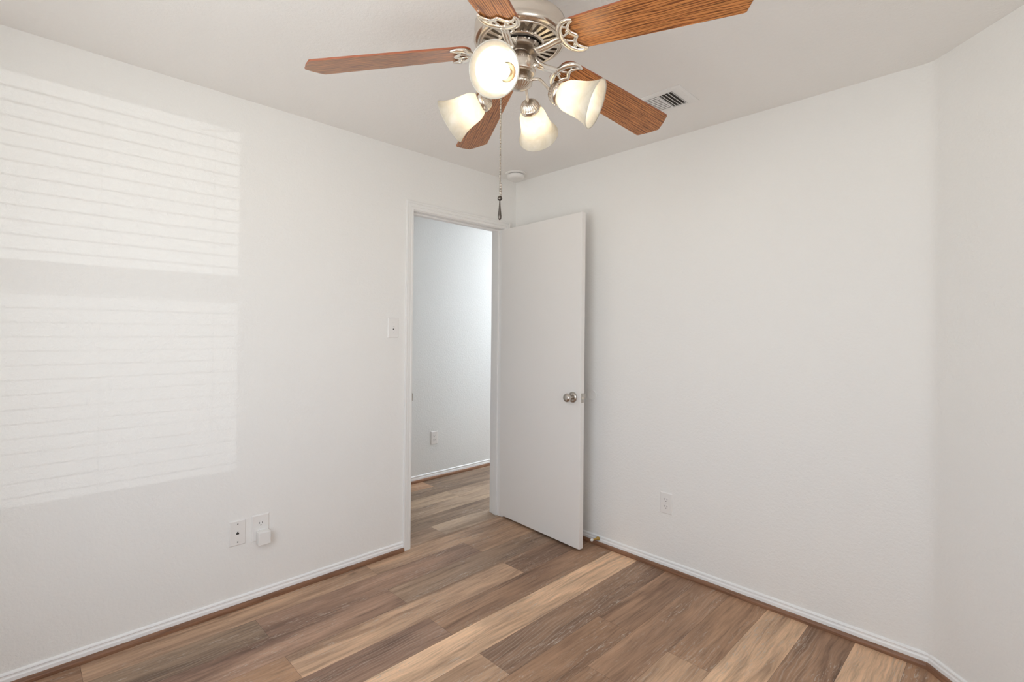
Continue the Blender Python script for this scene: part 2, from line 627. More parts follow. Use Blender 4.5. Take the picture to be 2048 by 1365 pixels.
FR = 0.045
struct('wall_window', wall_with_window('y', XR, 0.12, YB - 0.15, L45 * dy, WIN_A - FR, WIN_B + FR, WIN_LO - FR, WIN_HI + FR),
       M_WALL, 'white wall with a window, beyond the frame on the right', 'wall')
struct('wall_rear', wall_with_window('x', YB, -0.12, -WT, XR + 0.12, RW - 0.70, RW + 0.70, 0.66, 2.06),
       M_WALL, 'white wall behind the camera, with an opening for the added window', 'wall')

# hallway shell
bm = bmesh.new()
add_box(bm, (XHALL - 0.12, -2.9, 0), (XHALL, 2.6, H))
struct('wall_hall', bm, M_HALL, 'pale hallway wall seen through the doorway', 'wall')
bm = bmesh.new()
add_box(bm, (XHALL - 0.12, 2.6, 0), (0.2, 2.72, H))
struct('wall_hall_far', bm, M_HALL, 'end wall of the hallway, out of sight on the far side', 'wall')
bm = bmesh.new()
add_box(bm, (XHALL - 0.12, -3.02, 0), (-WT, -2.9, H))
struct('wall_hall_near', bm, M_HALL, 'end wall of the hallway, out of sight on the near side', 'wall')
bm = bmesh.new()
add_box(bm, (-WT, 0.12, 0), (0.0, 2.6, H))
struct('wall_hall_side', bm, M_HALL, 'hallway side wall past the door, out of sight', 'wall')

# ------------------------------------------------------------------ baseboards with brown shoe moulding
BASE = [(0, 0), (0.0085, 0), (0.0085, 0.036), (0.0055, 0.041), (0.0055, 0.046), (0.008, 0.050), (0.0065, 0.055), (0.002, 0.0585), (0, 0.0585)]
SHOE = [(0.0085, 0), (0.0215, 0), (0.0215, 0.012), (0.019, 0.0205), (0.0125, 0.0225), (0.0085, 0.0225)]

def moulding(prof, path, normals):
    """sweep a (out, z) profile along a floor path; normals: mitre direction at every point"""
    bm = bmesh.new()
    rings = [[bm.verts.new((p[0] + n[0] * o, p[1] + n[1] * o, z + 0.0003)) for o, z in prof] for p, n in zip(path, normals)]
    k = len(prof)
    for a, b in zip(rings, rings[1:]):
        for i in range(k):
            bm.faces.new((a[i], a[(i + 1) % k], b[(i + 1) % k], b[i]))
    bm.faces.new(rings[0][::-1])
    bm.faces.new(rings[-1])
    return bm

nd = (dy, -dx)                           # inward normal of the diagonal wall
nd = (-math.sin(d45), -math.cos(d45))
t2 = math.tan(d45 / 2)
mb = (-t2 * 1.0, -1.0)                   # mitre at the right/diagonal corner
end = (XR, L45 * dy)
def base(name, path, normals, label):
    b = struct(name, moulding(BASE, path, normals), M_BASE, label, 'baseboard')
    obj('shoe_moulding', moulding(SHOE, path, normals), M_SHOE, b)['label'] = 'brown wood shoe moulding'
    return b

base('baseboard_left', [(0, YB), (0, -0.9436)], [(1, 0), (1, 0)], 'white baseboard with brown shoe strip under the striped window light')
base('baseboard_right', [(0, 0), (BX, 0)], [(1, -1), mb], 'white baseboard with brown shoe strip along the wall behind the door')
base('baseboard_diagonal', [(BX, 0), end], [mb, nd], 'short white baseboard with brown shoe strip on the diagonal wall')
base('baseboard_hall', [(XHALL, -2.9), (XHALL, 2.6)], [(1, 0), (1, 0)], 'white baseboard with brown shoe strip in the hallway')

# ------------------------------------------------------------------ door frame
fr = thing('trim_1', 'white door frame with moulded casing around the open doorway', 'door frame', Matrix.Translation((0, (Y0 + Y1) / 2, 0)), kind='structure')
inv = Matrix.Translation((0, -(Y0 + Y1) / 2, 0))
CAS = [(0.0, 0.0), (0.0, 0.0085), (0.004, 0.0105), (0.014, 0.0115), (0.018, 0.0095), (0.021, 0.0125), (0.034, 0.0140),
       (0.037, 0.0120), (0.041, 0.0155), (0.048, 0.0165), (0.0515, 0.0150), (0.0515, 0.0)]
def casing(side):
    """side +1 faces the bedroom, -1 the hallway"""
    bm = bmesh.new()
    x0 = 0.0 if side > 0 else -WT
    a, b, zt = Y0 - 0.005, Y1 + 0.005, ZD + 0.004
    rings = []
    for (y, z, sy, sz) in ((a, 0.0004, -1, 0), (a, zt, -1, 1), (b, zt, 1, 1), (b, 0.0004, 1, 0)):
        rings.append([bm.verts.new((x0 + side * t, y + sy * w, z + sz * w)) for w, t in CAS])
    k = len(CAS)
    for p, q in zip(rings, rings[1:]):
        for i in range(k):
            bm.faces.new((p[i], p[(i + 1) % k], q[(i + 1) % k], q[i]))
    bm.faces.new(rings[0][::-1])
    bm.faces.new(rings[-1])
    return bm
obj('casing', casing(1), M_TRIM, fr, inv)
obj('casing', casing(-1), M_TRIM, fr, inv)
bm = bmesh.new()
add_box(bm, (-WT, Y0 - 0.019, 0.0004), (0, Y0, ZD + 0.019))
add_box(bm, (-WT, Y1, 0.0004), (0, Y1 + 0.019, ZD + 0.019))
add_box(bm, (-WT, Y0, ZD), (0, Y1, ZD + 0.019))
obj('jamb', bm, M_TRIM, fr, inv, bevel=0.0015)
bm = bmesh.new()
S0, S1, ST = -0.075, -0.040, 0.010
add_box(bm, (S0, Y0, 0.0004), (S1, Y0 + ST, ZD))
add_box(bm, (S0, Y1 - ST, 0.0004), (S1, Y1, ZD))
add_box(bm, (S0, Y0 + ST, ZD - ST), (S1, Y1 - ST, ZD))
obj('door_stop_strip', bm, M_TRIM, fr, inv, bevel=0.002)
bm = bmesh.new()
add_box(bm, (-0.034, Y0 - 0.0002, 0.885), (-0.001, Y0 + 0.0016, 0.945))
add_box(bm, (-0.004, Y0, 0.893), (0.004, Y0 + 0.005, 0.937))
sp = obj('strike_plate', bm, M_KNOB, fr, inv, bevel=0.0008)
sp['label'] = 'dark metal strike plate'

# ------------------------------------------------------------------ door
ang = math.radians(86.0914)
DW, DT, DZ0, DZ1 = 0.7451, 0.0349, 0.0135, 2.0435
u = Vector((math.sin(ang), -math.cos(ang), 0))
n = Vector((math.cos(ang), math.sin(ang), 0))
DM = Matrix(((u.x, n.x, 0, -0.0138), (u.y, n.y, 0, -0.1275), (0, 0, 1, 0), (0, 0, 0, 1)))   # local x across the door, y through it
bm = bmesh.new()
add_box(bm, (0.0005, 0, DZ0), (DW, DT, DZ1))
door = struct('door_1', bm, M_DOOR, 'flat white bedroom door standing open against the right wall', 'door', bevel=0.0022, matrix=DM)
KZ, KX = 0.9215, DW - 0.060

def knob(side):
    bm = bmesh.new()
    y = 0 if side < 0 else DT
    m = Matrix.Translation((KX, y, KZ)) @ Matrix.Rotation(PI / 2 * (1 if side < 0 else -1), 4, 'X')
    add_lathe(bm, [(0, 0), (0.033, 0.0), (0.0335, 0.003), (0.031, 0.008), (0.024, 0.0115), (0.0135, 0.013)], 40, m)
    add_lathe(bm, [(0.0135, 0.013), (0.0125, 0.020), (0.0125, 0.030), (0.0165, 0.034), (0.0225, 0.039), (0.0262, 0.047), (0.0266, 0.054),
                   (0.0245, 0.061), (0.0185, 0.066), (0.0085, 0.0675), (0, 0.0677)], 40, m)
    return obj('door_knob', bm, M_KNOB, door)
knob(-1)['label'] = 'satin nickel knob'
knob(1)['label'] = 'satin nickel knob on the wall side'
bm = bmesh.new()
add_box(bm, (DW - 0.0002, 0.006, KZ - 0.028), (DW + 0.0012, DT - 0.006, KZ + 0.028))
lp = obj('latch_plate', bm, M_KNOB, door, bevel=0.0006)
lp['label'] = 'nickel latch plate'
bm = bmesh.new()
add_prism(bm, [(DW, 0.011), (DW + 0.004, 0.011), (DW + 0.010, 0.022), (DW, 0.022)], KZ - 0.008, KZ + 0.008)
obj('latch_bolt', bm, M_BULBCAP, lp, bevel=0.0008)
for z in (0.22, 1.05, 1.84):
    bm = bmesh.new()
    m = Matrix.Translation((-0.002, DT + 0.006, z))
    add_lathe(bm, [(0, -0.045), (0.006, -0.045), (0.006, 0.045), (0, 0.045)], 16, m)
    add_box(bm, (-0.001, DT - 0.032, z - 0.044), (0.0008, DT + 0.004, z + 0.044))
    obj('hinge', bm, M_KNOB, door)

# ------------------------------------------------------------------ wall plates
def plate_mesh(w, h, t=0.0055):
    bm = bmesh.new()
    e = 0.004
    lo = [(-w / 2, -h / 2), (w / 2, -h / 2), (w / 2, h / 2), (-w / 2, h / 2)]
    hi = [(-w / 2 + e, -h / 2 + e), (w / 2 - e, -h / 2 + e), (w / 2 - e, h / 2 - e), (-w / 2 + e, h / 2 - e)]
    a = [bm.verts.new((x, y, 0)) for x, y in lo]
    b = [bm.verts.new((x, y, t * 0.45)) for x, y in lo]
    c = [bm.verts.new((x, y, t)) for x, y in hi]
    bm.faces.new(a[::-1])
    bm.faces.new(c)
    for p, q in ((a, b), (b, c)):
        for i in range(4):
            bm.faces.new((p[i], p[(i + 1) % 4], q[(i + 1) % 4], q[i]))
    return bm

def socket_mesh():
    bm = bmesh.new()
    pts = []
    for i in range(32):
        a = 2 * PI * i / 32
        pts.append((max(-0.0152, min(0.0152, 0.0172 * math.cos(a))), 0.0142 * math.sin(a)))
    add_prism(bm, pts, 0.0050, 0.0068, 0)
    T = 0.0071
    for x, h in ((-0.0063, 0.0095), (0.0063, 0.0080)):
        add_box(bm, (x - 0.0011, 0.0025 - h / 2 + 0.0015, 0.0066), (x + 0.0011, 0.0025 + h / 2 + 0.0015, T), 1)
    add_lathe(bm, [(0, T - 0.0004), (0.0026, T - 0.0004), (0.0026, T), (0, T)], 12, Matrix.Translation((0, -0.0068, 0)), 1)
    return bm

def outlet(M, label, w=0.072, h=0.117, group=None):
    t = thing('wall_outlet', label, 'outlet', M, group)
    obj('cover_plate', plate_mesh(w, h), M_PLASTIC, t)
    for s in (1, -1):
        obj('socket', socket_mesh(), [M_PLASTIC, M_DARK], t, Matrix.Translation((0, s * 0.0195, 0)))
    bm = bmesh.new()
    add_lathe(bm, [(0, 0.0054), (0.0032, 0.0054), (0.0028, 0.0066), (0, 0.0068)], 14)
    obj('screw', bm, M_PLASTIC, t)
    return t

W_L = lambda y, z: frame((0.0002, y, z), (0, 1, 0), (1, 0, 0))
outlet(frame((1.1935, -0.0002, 0.3696), (1, 0, 0), (0, -1, 0)), 'white double outlet low on the wall behind the door')
outlet(W_L(-1.7545, 0.3555), 'white outlet under the striped light, half covered by a plug-in adapter', 0.080, 0.126)
outlet(frame((XHALL + 0.0002, 0.078, 0.363), (0, 1, 0), (1, 0, 0)), 'white outlet on the hallway wall, seen through the doorway')

# plug-in adapter on the lower socket
M = W_L(-1.7475, 0.3155)
t = thing('plug_adapter', 'white square plug-in adapter stuck in the outlet under the striped light', 'plug adapter', M)
bm = bmesh.new()
add_box(bm, (-0.0285, -0.034, 0.0075), (0.0285, 0.029, 0.046))
obj('adapter_body', bm, M_PLASTIC, t, bevel=0.0045, bseg=3)
bm = bmesh.new()
add_prism(bm, [(-0.016, 0.027), (0.016, 0.027), (0.011, 0.034), (-0.011, 0.034)], 0.0075, 0.012)
obj('release_tab', bm, M_PLASTIC, t, bevel=0.001)

# telephone plate
t = thing('phone_jack_plate', 'white cover plate with a small dark phone jack and two screws, beside the plug-in adapter', 'wall plate', W_L(-1.8575, 0.3560))
obj('cover_plate', plate_mesh(0.072, 0.117), M_PLASTIC, t)
bm = bmesh.new()
add_prism(bm, [(-0.0062, -0.0065), (0.0062, -0.0065), (0.0062, 0.001), (0.0030, 0.001), (0.0030, 0.0058), (-0.0030, 0.0058), (-0.0030, 0.001), (-0.0062, 0.001)], 0.0052, 0.0059)
obj('jack_port', bm, M_DARK, t)
for s in (1, -1):
    bm = bmesh.new()
    add_lathe(bm, [(0, 0.0053), (0.0034, 0.0053), (0.0030, 0.0064), (0, 0.0066)], 14, Matrix.Translation((0, s * 0.042, 0)))
    obj('screw', bm, M_SCREW, t)

# light switch
t = thing('light_switch', 'cream toggle switch on its cover plate left of the door frame', 'light switch', W_L(-1.0245, 1.3340))
obj('cover_plate', plate_mesh(0.0725, 0.118), M_PLASTIC, t)
bm = bmesh.new()
add_box(bm, (-0.0055, -0.0125, 0.0050), (0.0055, 0.0125, 0.0062))
obj('toggle_collar', bm, M_PLASTIC, t)
bm = bmesh.new()
add_prism(bm, [(-0.0045, 0.0055), (0.010, 0.0135), (0.0115, 0.0105), (0.0050, 0.0055)], -0.0043, 0.0043, fn=lambda a, b, c: (c, a, b))
obj('toggle', bm, M_PLASTIC, t, bevel=0.0008)
bm = bmesh.new()
add_box(bm, (-0.0040, -0.0118, 0.0060), (0.0040, -0.0055, 0.0064))
obj('toggle_slot', bm, M_DARK, t)
for s in (1, -1):
    bm = bmesh.new()
    add_lathe(bm, [(0, 0.0053), (0.0030, 0.0053), (0.0026, 0.0064), (0, 0.0066)], 14, Matrix.Translation((0, s * 0.0302, 0)))
    obj('screw', bm, M_PLASTIC, t)

# knob guard disc and door stop on the right wall
bm = bmesh.new()
add_lathe(bm, [(0, 0), (0.0335, 0), (0.0335, 0.0022), (0.0315, 0.0040), (0.029, 0.0030), (0, 0.0030)], 48, frame((0.686, -0.0001, 0.9225), (1, 0, 0), (0, -1, 0)))
tag(obj('wall_guard_disc', bm, M_WALL), 'flat round white knob guard disc on the wall next to the door edge', 'wall guard')

t = thing('door_stop', 'small brass door stop with a white rubber tip on the baseboard', 'door stop',
          frame((0.747, -0.0085, 0.0400), (1, 0, 0), (0, -1, 0)) @ Matrix.Rotation(-0.14, 4, 'X'))
bm = bmesh.new()
add_lathe(bm, [(0, 0.0), (0.0125, 0.0), (0.0125, 0.003), (0.0105, 0.010), (0.0075, 0.022), (0.0055, 0.036), (0.0052, 0.060), (0, 0.060)], 24)
obj('stop_shaft', bm, M_BRASS, t)
bm = bmesh.new()
add_lathe(bm, [(0, 0.058), (0.0070, 0.058), (0.0082, 0.062), (0.0082, 0.070), (0.0068, 0.0745), (0, 0.0755)], 24)
obj('rubber_tip', bm, M_RUBBER, t)

# ------------------------------------------------------------------ ceiling register
VX0, VX1, VY0, VY1 = 1.209, 1.514, -0.538, -0.331
vm = Matrix.Translation(((VX0 + VX1) / 2, (VY0 + VY1) / 2, H))
t = thing('ceiling_vent', 'white louvred air vent in the ceiling behind the fan blade', 'air vent', vm)
hw, hh = (VX1 - VX0) / 2, (VY1 - VY0) / 2
ow, oh = hw - 0.045, hh - 0.027
bm = bmesh.new()
def ringpts(w, h, z):
    return [bm.verts.new(p) for p in ((-w, -h, z), (w, -h, z), (w, h, z), (-w, h, z))]
rings = [ringpts(hw, hh, -0.0002), ringpts(hw, hh, -0.003), ringpts(hw - 0.010, hh - 0.010, -0.007), ringpts(ow, oh, -0.007), ringpts(ow, oh, -0.001)]
for a, b in zip(rings, rings[1:]):
    for i in range(4):
        bm.faces.new((a[i], a[(i + 1) % 4], b[(i + 1) % 4], b[i]))
obj('vent_frame', bm, M_TRIM, t)
bm = bmesh.new()
add_box(bm, (-ow, -oh, -0.0012), (ow, oh, -0.0004))
obj('duct_opening', bm, M_DUCT, t)
def louvre(c, length, along, width=0.012, tilt=0.75, th=0.0011):
    bm = bmesh.new()
    m = Matrix.Translation(c) @ (Matrix.Rotation(tilt, 4, 'Y') if along == 'y' else Matrix.Rotation(-tilt, 4, 'X'))
    if along == 'y':
        add_box(bm, (-width / 2, -length / 2, -th / 2), (width / 2, length / 2, th / 2), mat=m)
    else:
        add_box(bm, (-length / 2, -width / 2, -th / 2), (length / 2, width / 2, th / 2), mat=m)
    return obj('louvre', bm, M_TRIM, t)
side_w = 0.070
for s in (1, -1):
    for k in range(5):
        louvre((s * (ow - 0.004 - k * 0.0165), 0, -0.0068), oh * 2, 'y', 0.0122, s * 0.6)
nfine = 9
for k in range(nfine):
    y = -oh + (k + 0.5) * 2 * oh / nfine
    louvre((0, y, -0.0075), 2 * (ow - side_w), 'x', 0.0132, -0.10)
bm = bmesh.new()
for s in (1, -1):
    add_box(bm, (s * (ow - side_w) - 0.0025, -oh, -0.0095), (s * (ow - side_w) + 0.0025, oh, -0.001))
obj('divider_bar', bm, M_TRIM, t)
for s in (1, -1):
    bm = bmesh.new()
    add_lathe(bm, [(0, -0.0068), (0.0035, -0.0068), (0.003, -0.0082), (0, -0.0085)], 14, Matrix.Translation((s * (hw - 0.02), 0, 0)))
    obj('screw', bm, M_TRIM, t)

# ------------------------------------------------------------------ smoke detector
t = thing('smoke_detector', 'round white smoke detector on the ceiling in the corner above the door', 'smoke detector', Matrix.Translation((0.150, -0.160, H)))
bm = bmesh.new()
add_lathe(bm, [(0, -0.0002), (0.070, -0.0002), (0.070, -0.006), (0.067, -0.010), (0, -0.010)], 48)
obj('mounting_base', bm, M_PLASTIC, t)
bm = bmesh.new()
add_lathe(bm, [(0, -0.0085), (0.054, -0.0085), (0.054, -0.0135), (0.059, -0.0150), (0.060, -0.022), (0.056, -0.036), (0.047, -0.042), (0.03, -0.0435), (0, -0.044)], 48)
obj('detector_body', bm, M_PLASTIC, t)
bm = bmesh.new()
add_lathe(bm, [(0.0545, -0.0098), (0.0551, -0.0098), (0.0551, -0.0140), (0.0545, -0.0140)], 48)
obj('vent_gap', bm, M_SCREW, t)

# ------------------------------------------------------------------ ceiling fan
fan = thing('ceiling_fan', 'brushed nickel ceiling fan with five wooden blades and four lit bell shades', 'ceiling fan', Matrix.Translation(FAN))
Z = lambda z: z - H
def lathe_part(name, prof, mat, parent=fan, seg=64, **kw):
    bm = bmesh.new()
    add_lathe(bm, [(r, Z(z)) for r, z in prof], seg, **kw)
    return obj(name, bm, mat, parent)

lathe_part('canopy', [(0, H - 0.0003), (0.066, H - 0.0003), (0.067, H - 0.012), (0.060, H - 0.045), (0.040, H - 0.062), (0.017, H - 0.066), (0, H - 0.066)], M_NICKEL)
lathe_part('downrod', [(0, H - 0.06), (0.0135, H - 0.06), (0.0135, 2.255), (0, 2.255)], M_NICKEL, seg=24)
lathe_part('motor_housing', [(0, 2.262), (0.040, 2.262), (0.044, 2.257), (0.112, 2.254), (0.131, 2.250), (0.1372, 2.243), (0.1382, 2.226), (0.1366, 2.212),
                             (0.1370, 2.208), (0.1396, 2.203), (0.1396, 2.196), (0.1362, 2.190), (0.1290, 2.1858), (0.1215, 2.1840), (0.1215, 2.189)], M_NICKEL)
lathe_part('motor_core', [(0.1215, 2.1885), (0.066, 2.1880), (0.066, 2.178)], M_CORE)
bm = bmesh.new()
NS = 30
zt, zb_ = Z(2.1872), Z(2.1824)
def slot(a):
    """the bar between two slots: a wedge that is wider outside"""
    pts = []
    for r_, h_ in ((0.074, 0.0066), (0.0785, 0.0048), (0.0820, 0.0042), (0.1080, 0.0056), (0.1130, 0.0066), (0.1165, 0.0105)):
        pts.append((r_, h_))
    out = [(r_, h_) for r_, h_ in pts] + [(r_, -h_) for r_, h_ in reversed(pts)]
    c, s = math.cos(a), math.sin(a)
    return [(x * c - y * s, x * s + y * c) for x, y in out]
for k in range(NS):
    add_prism(bm, slot(2 * PI * k / NS), zb_, zt)
add_lathe(bm, [(0.0665, zt), (0.0665, zb_ - 0.001), (0.0685, zb_ - 0.002), (0.0755, zb_), (0.0755, zt)], 64)
add_lathe(bm, [(0.1155, zt), (0.1155, zb_), (0.1195, zb_ - 0.0008), (0.1225, zb_), (0.1225, zt)], 64)
obj('vent_ring', bm, M_NICKEL, fan)
fly = lathe_part('flywheel', [(0, 2.187), (0.058, 2.187), (0.0595, 2.184), (0.0595, 2.166), (0.057, 2.163), (0.030, 2.1615), (0.0, 2.1615)], M_FLY)
for k in range(10):
    a = math.radians(226 - 36 + (k // 2) * 72 + (6 if k % 2 else -6))
    bm = bmesh.new()
    add_ball(bm, (0.0598 * math.cos(a), 0.0598 * math.sin(a), Z(2.175)), 0.0033, 10)
    obj('screw', bm, M_CAST, fly)
lathe_part('switch_housing_neck', [(0, 2.163), (0.030, 2.163), (0.030, 2.162), (0.0265, 2.162), (0.0265, 2.156), (0.030, 2.154), (0.030, 2.136), (0, 2.136)], M_FLY)
lathe_part('switch_housing', [(0, 2.1385), (0.043, 2.1385), (0.0478, 2.1360), (0.0490, 2.132), (0.0490, 2.0990), (0.0478, 2.0965), (0.0355, 2.0955), (0, 2.0955)], M_NICKEL)
lathe_part('light_kit_hub', [(0, 2.096), (0.0352, 2.096), (0.0352, 2.0745), (0.0362, 2.0735), (0.0362, 2.0715), (0.0352, 2.0705), (0, 2.0705)], M_NICKEL)
fl = lambda k, i: 1.0 if k in (0, 1, 2) else 1.0 + 0.06 * math.cos(2 * PI * i / 4)
bm = bmesh.new()
add_lathe(bm, [(0, Z(2.0708)), (0.0375, Z(2.0708)), (0.0380, Z(2.0660)), (0.0350, Z(2.0625)), (0.0285, Z(2.0575)), (0.0190, Z(2.0520)), (0.0090, Z(2.0480)), (0.0, Z(2.0468))],
          96, flute=fl)
obj('fluted_finial', bm, M_NICKEL, fan)
# small bell-shaped chain outlet on the switch housing
for a in (math.radians(226), math.radians(20)):
    bm = bmesh.new()
    m = Matrix.Translation((0.049 * math.cos(a), 0.049 * math.sin(a), Z(2.112))) @ Matrix.Rotation(a, 4, 'Z') @ Matrix.Rotation(PI / 2, 4, 'Y')
    add_lathe(bm, [(0, -0.002), (0.010, -0.002), (0.010, 0.001), (0.0055, 0.004), (0.0042, 0.008), (0.0062, 0.0105), (0, 0.0105)], 20, m)
    obj('chain_outlet', bm, M_CAST, fan)

# --- blades
def blade_outline():
    half = []
    for a in range(0, 91, 15):                      # rounded root corner
        half.append((0.1475 + 0.034 * (1 - math.cos(math.radians(a))), 0.0225 + 0.0325 * math.sin(math.radians(a))))
    half += [(0.30, 0.0590), (0.45, 0.0634), (0.612, 0.0681)]
    for a in range(0, 70, 17):                      # rounded tip corner
        half.append((0.6165 + 0.011 * math.sin(math.radians(a)), 0.0572 + 0.011 * math.cos(math.radians(a))))
    half += [(0.637, 0.045), (0.646, 0.031), (0.6515, 0.019), (0.6555, 0.010), (0.659, 0.004)]
    return half + [(0.660, 0.0)] + [(x, -y) for x, y in reversed(half)]

bm = bmesh.new()
add_prism(bm, blade_outline(), -0.003, 0.003, 0, 1)
blade0 = obj('blade', bm, [M_BLADE, M_BLADE_EDGE], fan, bevel=0.0012)

# cast blade bracket in the blade's frame (x outward, y across, z up)
def bracket_bm():
    bm = bmesh.new()
    zz = -0.0078
    taper = lambda t: 0.0036 + 0.0060 * min(1, 4 * min(t, 1 - t) + 0.05)
    V = lambda pts: [Vector((x, y, zz)) for x, y in pts]
    outer = [(0.2085, 0.0525), (0.192, 0.0560), (0.172, 0.0495), (0.1575, 0.0330), (0.1500, 0.0120)]
    outer = outer + [(0.1485, 0.0)] + [(x, -y) for x, y in reversed(outer)]
    add_tube(bm, smooth_path(V(outer), 6), taper, 10, 0.75)
    inner = [(0.2085, 0.0525), (0.1935, 0.0435), (0.1830, 0.0300), (0.1855, 0.0150), (0.1945, 0.0040)]
    inner = inner + [(0.1965, 0.0)] + [(x, -y) for x, y in reversed(inner)]
    add_tube(bm, smooth_path(V(inner), 6), lambda t: 0.0030 + 0.0034 * min(1, 4 * min(t, 1 - t) + 0.05), 10, 0.8)
    for s in (1, -1):
        add_tube(bm, smooth_path(V([(0.1500, s * 0.004), (0.168, s * 0.012), (0.1845, s * 0.019)]), 5), 0.0040, 8, 0.8)
        add_tube(bm, smooth_path(V([(0.1640, s * 0.041), (0.176, s * 0.037), (0.1850, s * 0.033)]), 5), 0.0036, 8, 0.8)
    # arm to the flywheel: dips below the blade plane, then rises to the hub (twin ridges)
    for s in (1, -1):
        arm = [(0.0555, s * 0.0042, 0.006), (0.0570, s * 0.0042, -0.010), (0.0650, s * 0.0044, -0.0215), (0.082, s * 0.0046, -0.0235), (0.108, s * 0.0048, -0.0180),
               (0.132, s * 0.0050, -0.0105), (0.1530, s * 0.0052, -0.0085)]
        add_tube(bm, smooth_path([Vector(p) for p in arm], 6), 0.0076, 10, 0.9)
    # mounting foot against the flywheel
    add_box(bm, (0.0500, -0.0105, 0.0020), (0.0610, 0.0105, 0.0120))
    for x, y in ((0.160, 0.0), (0.1795, 0.0255), (0.1795, -0.0255)):
        add_ball(bm, (x, y, -0.0125), 0.0045, 12, 0.5)
    return bm
bracket0 = obj('blade_bracket', bracket_bm(), M_CAST, blade0)

PH, TX, TY, PITCH, DROOP, ZB = 3.9219, -0.0053, -0.0238, -0.2316, 0.1136, 2.1768
tilt = Matrix.Rotation(TY, 4, 'X') @ Matrix.Rotation(-TX, 4, 'Y')
for k in range(5):
    b = blade0 if k == 0 else dup(blade0, fan)
    b.matrix_local = (Matrix.Translation((0, 0, Z(ZB))) @ tilt @ Matrix.Rotation(PH - k * 2 * PI / 5, 4, 'Z')
                      @ Matrix.Rotation(math.atan(DROOP), 4, 'Y') @ Matrix.Rotation(PITCH, 4, 'X'))
    if k:
        dup(bracket0, b)

# --- lamp arms, built at azimuth 0 (x outward)
RO, ZO, RS, ZS = 0.2303, 1.9843, 0.1212, 2.0321
ax = Vector((RO - RS, 0, ZO - ZS)).normalized()
AX = Matrix.Translation((RS, 0, Z(ZS))) @ Vector((0, 0, 1)).rotation_difference(ax).to_matrix().to_4x4()
LEN = Vector((RO - RS, 0, ZO - ZS)).length
bm = bmesh.new()
tail = Vector((RS, 0, Z(ZS))) - ax * 0.030
add_tube(bm, smooth_path([Vector((0.033, 0, Z(2.0835))), Vector((0.046, 0, Z(2.0850))), Vector((0.060, 0, Z(2.0825))), Vector((0.074, 0, Z(2.0700))), tail], 8), 0.0042, 12)
add_lathe(bm, [(0, 0.0345), (0.0075, 0.0345), (0.0075, 0.0385), (0, 0.0385)], 20, Matrix.Translation((0, 0, Z(2.0835))) @ Matrix.Rotation(PI / 2, 4, 'Y'))
arm0 = obj('lamp_arm', bm, M_NICKEL, fan)
bm = bmesh.new()
flc = lambda k, i: 1.0 + (0.05 * math.cos(2 * PI * i / 4) if 1 <= k <= 4 else 0)
add_lathe(bm, [(0, -0.031), (0.008, -0.0305), (0.017, -0.027), (0.024, -0.021), (0.0285, -0.0135), (0.0305, -0.010), (0.0318, -0.009), (0.0318, 0.004), (0.0305, 0.0048),
               (0.0292, 0.004), (0.0292, -0.010), (0.0, -0.014)], 96, AX, flute=flc)
for k in range(3):
    a = 2 * PI * k / 3 + 0.4
    add_ball(bm, (0.0335 * math.cos(a), 0.0335 * math.sin(a), -0.002), 0.0038, 10, mat=AX)
cup0 = obj('socket_cup', bm, M_NICKEL, arm0)
bm = bmesh.new()
S = [(0.0275, -0.004), (0.0295, 0.006), (0.0365, 0.015), (0.0425, 0.027), (0.0455, 0.042), (0.0478, 0.058), (0.0505, 0.074), (0.0550, 0.090), (0.0615, 0.106),
     (0.0680, LEN - 0.002), (0.0693, LEN)]
th = 0.0032
inn = [(max(r_ - th, 0.01), z_) for r_, z_ in S]
add_lathe(bm, S + [(0.0680, LEN + 0.0012)] + [(r_, z_ - (0.0008 if i else 0)) for i, (r_, z_) in enumerate(reversed(inn))] + [S[0]], 64, AX)
shade0 = obj('lamp_shade', bm, M_SHADE, arm0)
bm = bmesh.new()
add_lathe(bm, [(0, -0.013), (0.0125, -0.013), (0.0125, 0.018), (0.0, 0.018)], 20, AX, 1)
add_lathe(bm, [(0.0125, 0.017), (0.0140, 0.024), (0.0185, 0.034), (0.0215, 0.046), (0.0215, 0.056), (0.0180, 0.067), (0.0105, 0.0745), (0, 0.0765)], 24, AX, 0)
bulb0 = obj('light_bulb', bm, [M_BULB, M_BULBCAP], arm0)
bulb0['label'] = 'glowing white bulb'
AZ = math.radians(-62.94)
for k, dz in enumerate((0.012, -0.012, 0.012, -0.002)):
    a = arm0 if k == 0 else dup(arm0, fan)
    a.location = (0, 0, dz * 0.9)
    a.rotation_euler = (0, 0, AZ + k * PI / 2)
    if k:
        for c in (cup0, shade0, bulb0):
            dup(c, a)

# --- pull chain
ca = math.radians(224)
CXY = (0.0565 * math.cos(ca), 0.0565 * math.sin(ca))
bm = bmesh.new()
z = 2.110
k = 0
while z > 1.727:
    add_ball(bm, (CXY[0] + 0.0004 * math.sin(k * 0.7), CXY[1], Z(z)), 0.0026, 8)
    z -= 0.0047
    k += 1
add_tube(bm, [Vector((*CXY, Z(2.110))), Vector((*CXY, Z(1.722)))], 0.0006, 6)
for j in range(9):
    add_ball(bm, (CXY[0] + 0.0028, CXY[1] + 0.0018, Z(1.762 - j * 0.0047)), 0.0026, 8)
chain = obj('pull_chain', bm, M_CHAIN, fan)
bm = bmesh.new()
add_ball(bm, (*CXY, Z(1.7195)), 0.0073, 20)
obj('chain_coupler', bm, M_FOB, chain)['label'] = 'dark round chain coupler'
bm = bmesh.new()
add_lathe(bm, [(0, 1.713), (0.0016, 1.712), (0.0020, 1.706), (0.0024, 1.700), (0.0030, 1.692), (0.0042, 1.680), (0.0054, 1.668), (0.0056, 1.663), (0.0046, 1.6575), (0.0022, 1.6545), (0, 1.654)],
          20, Matrix.Translation((*CXY, -H)))
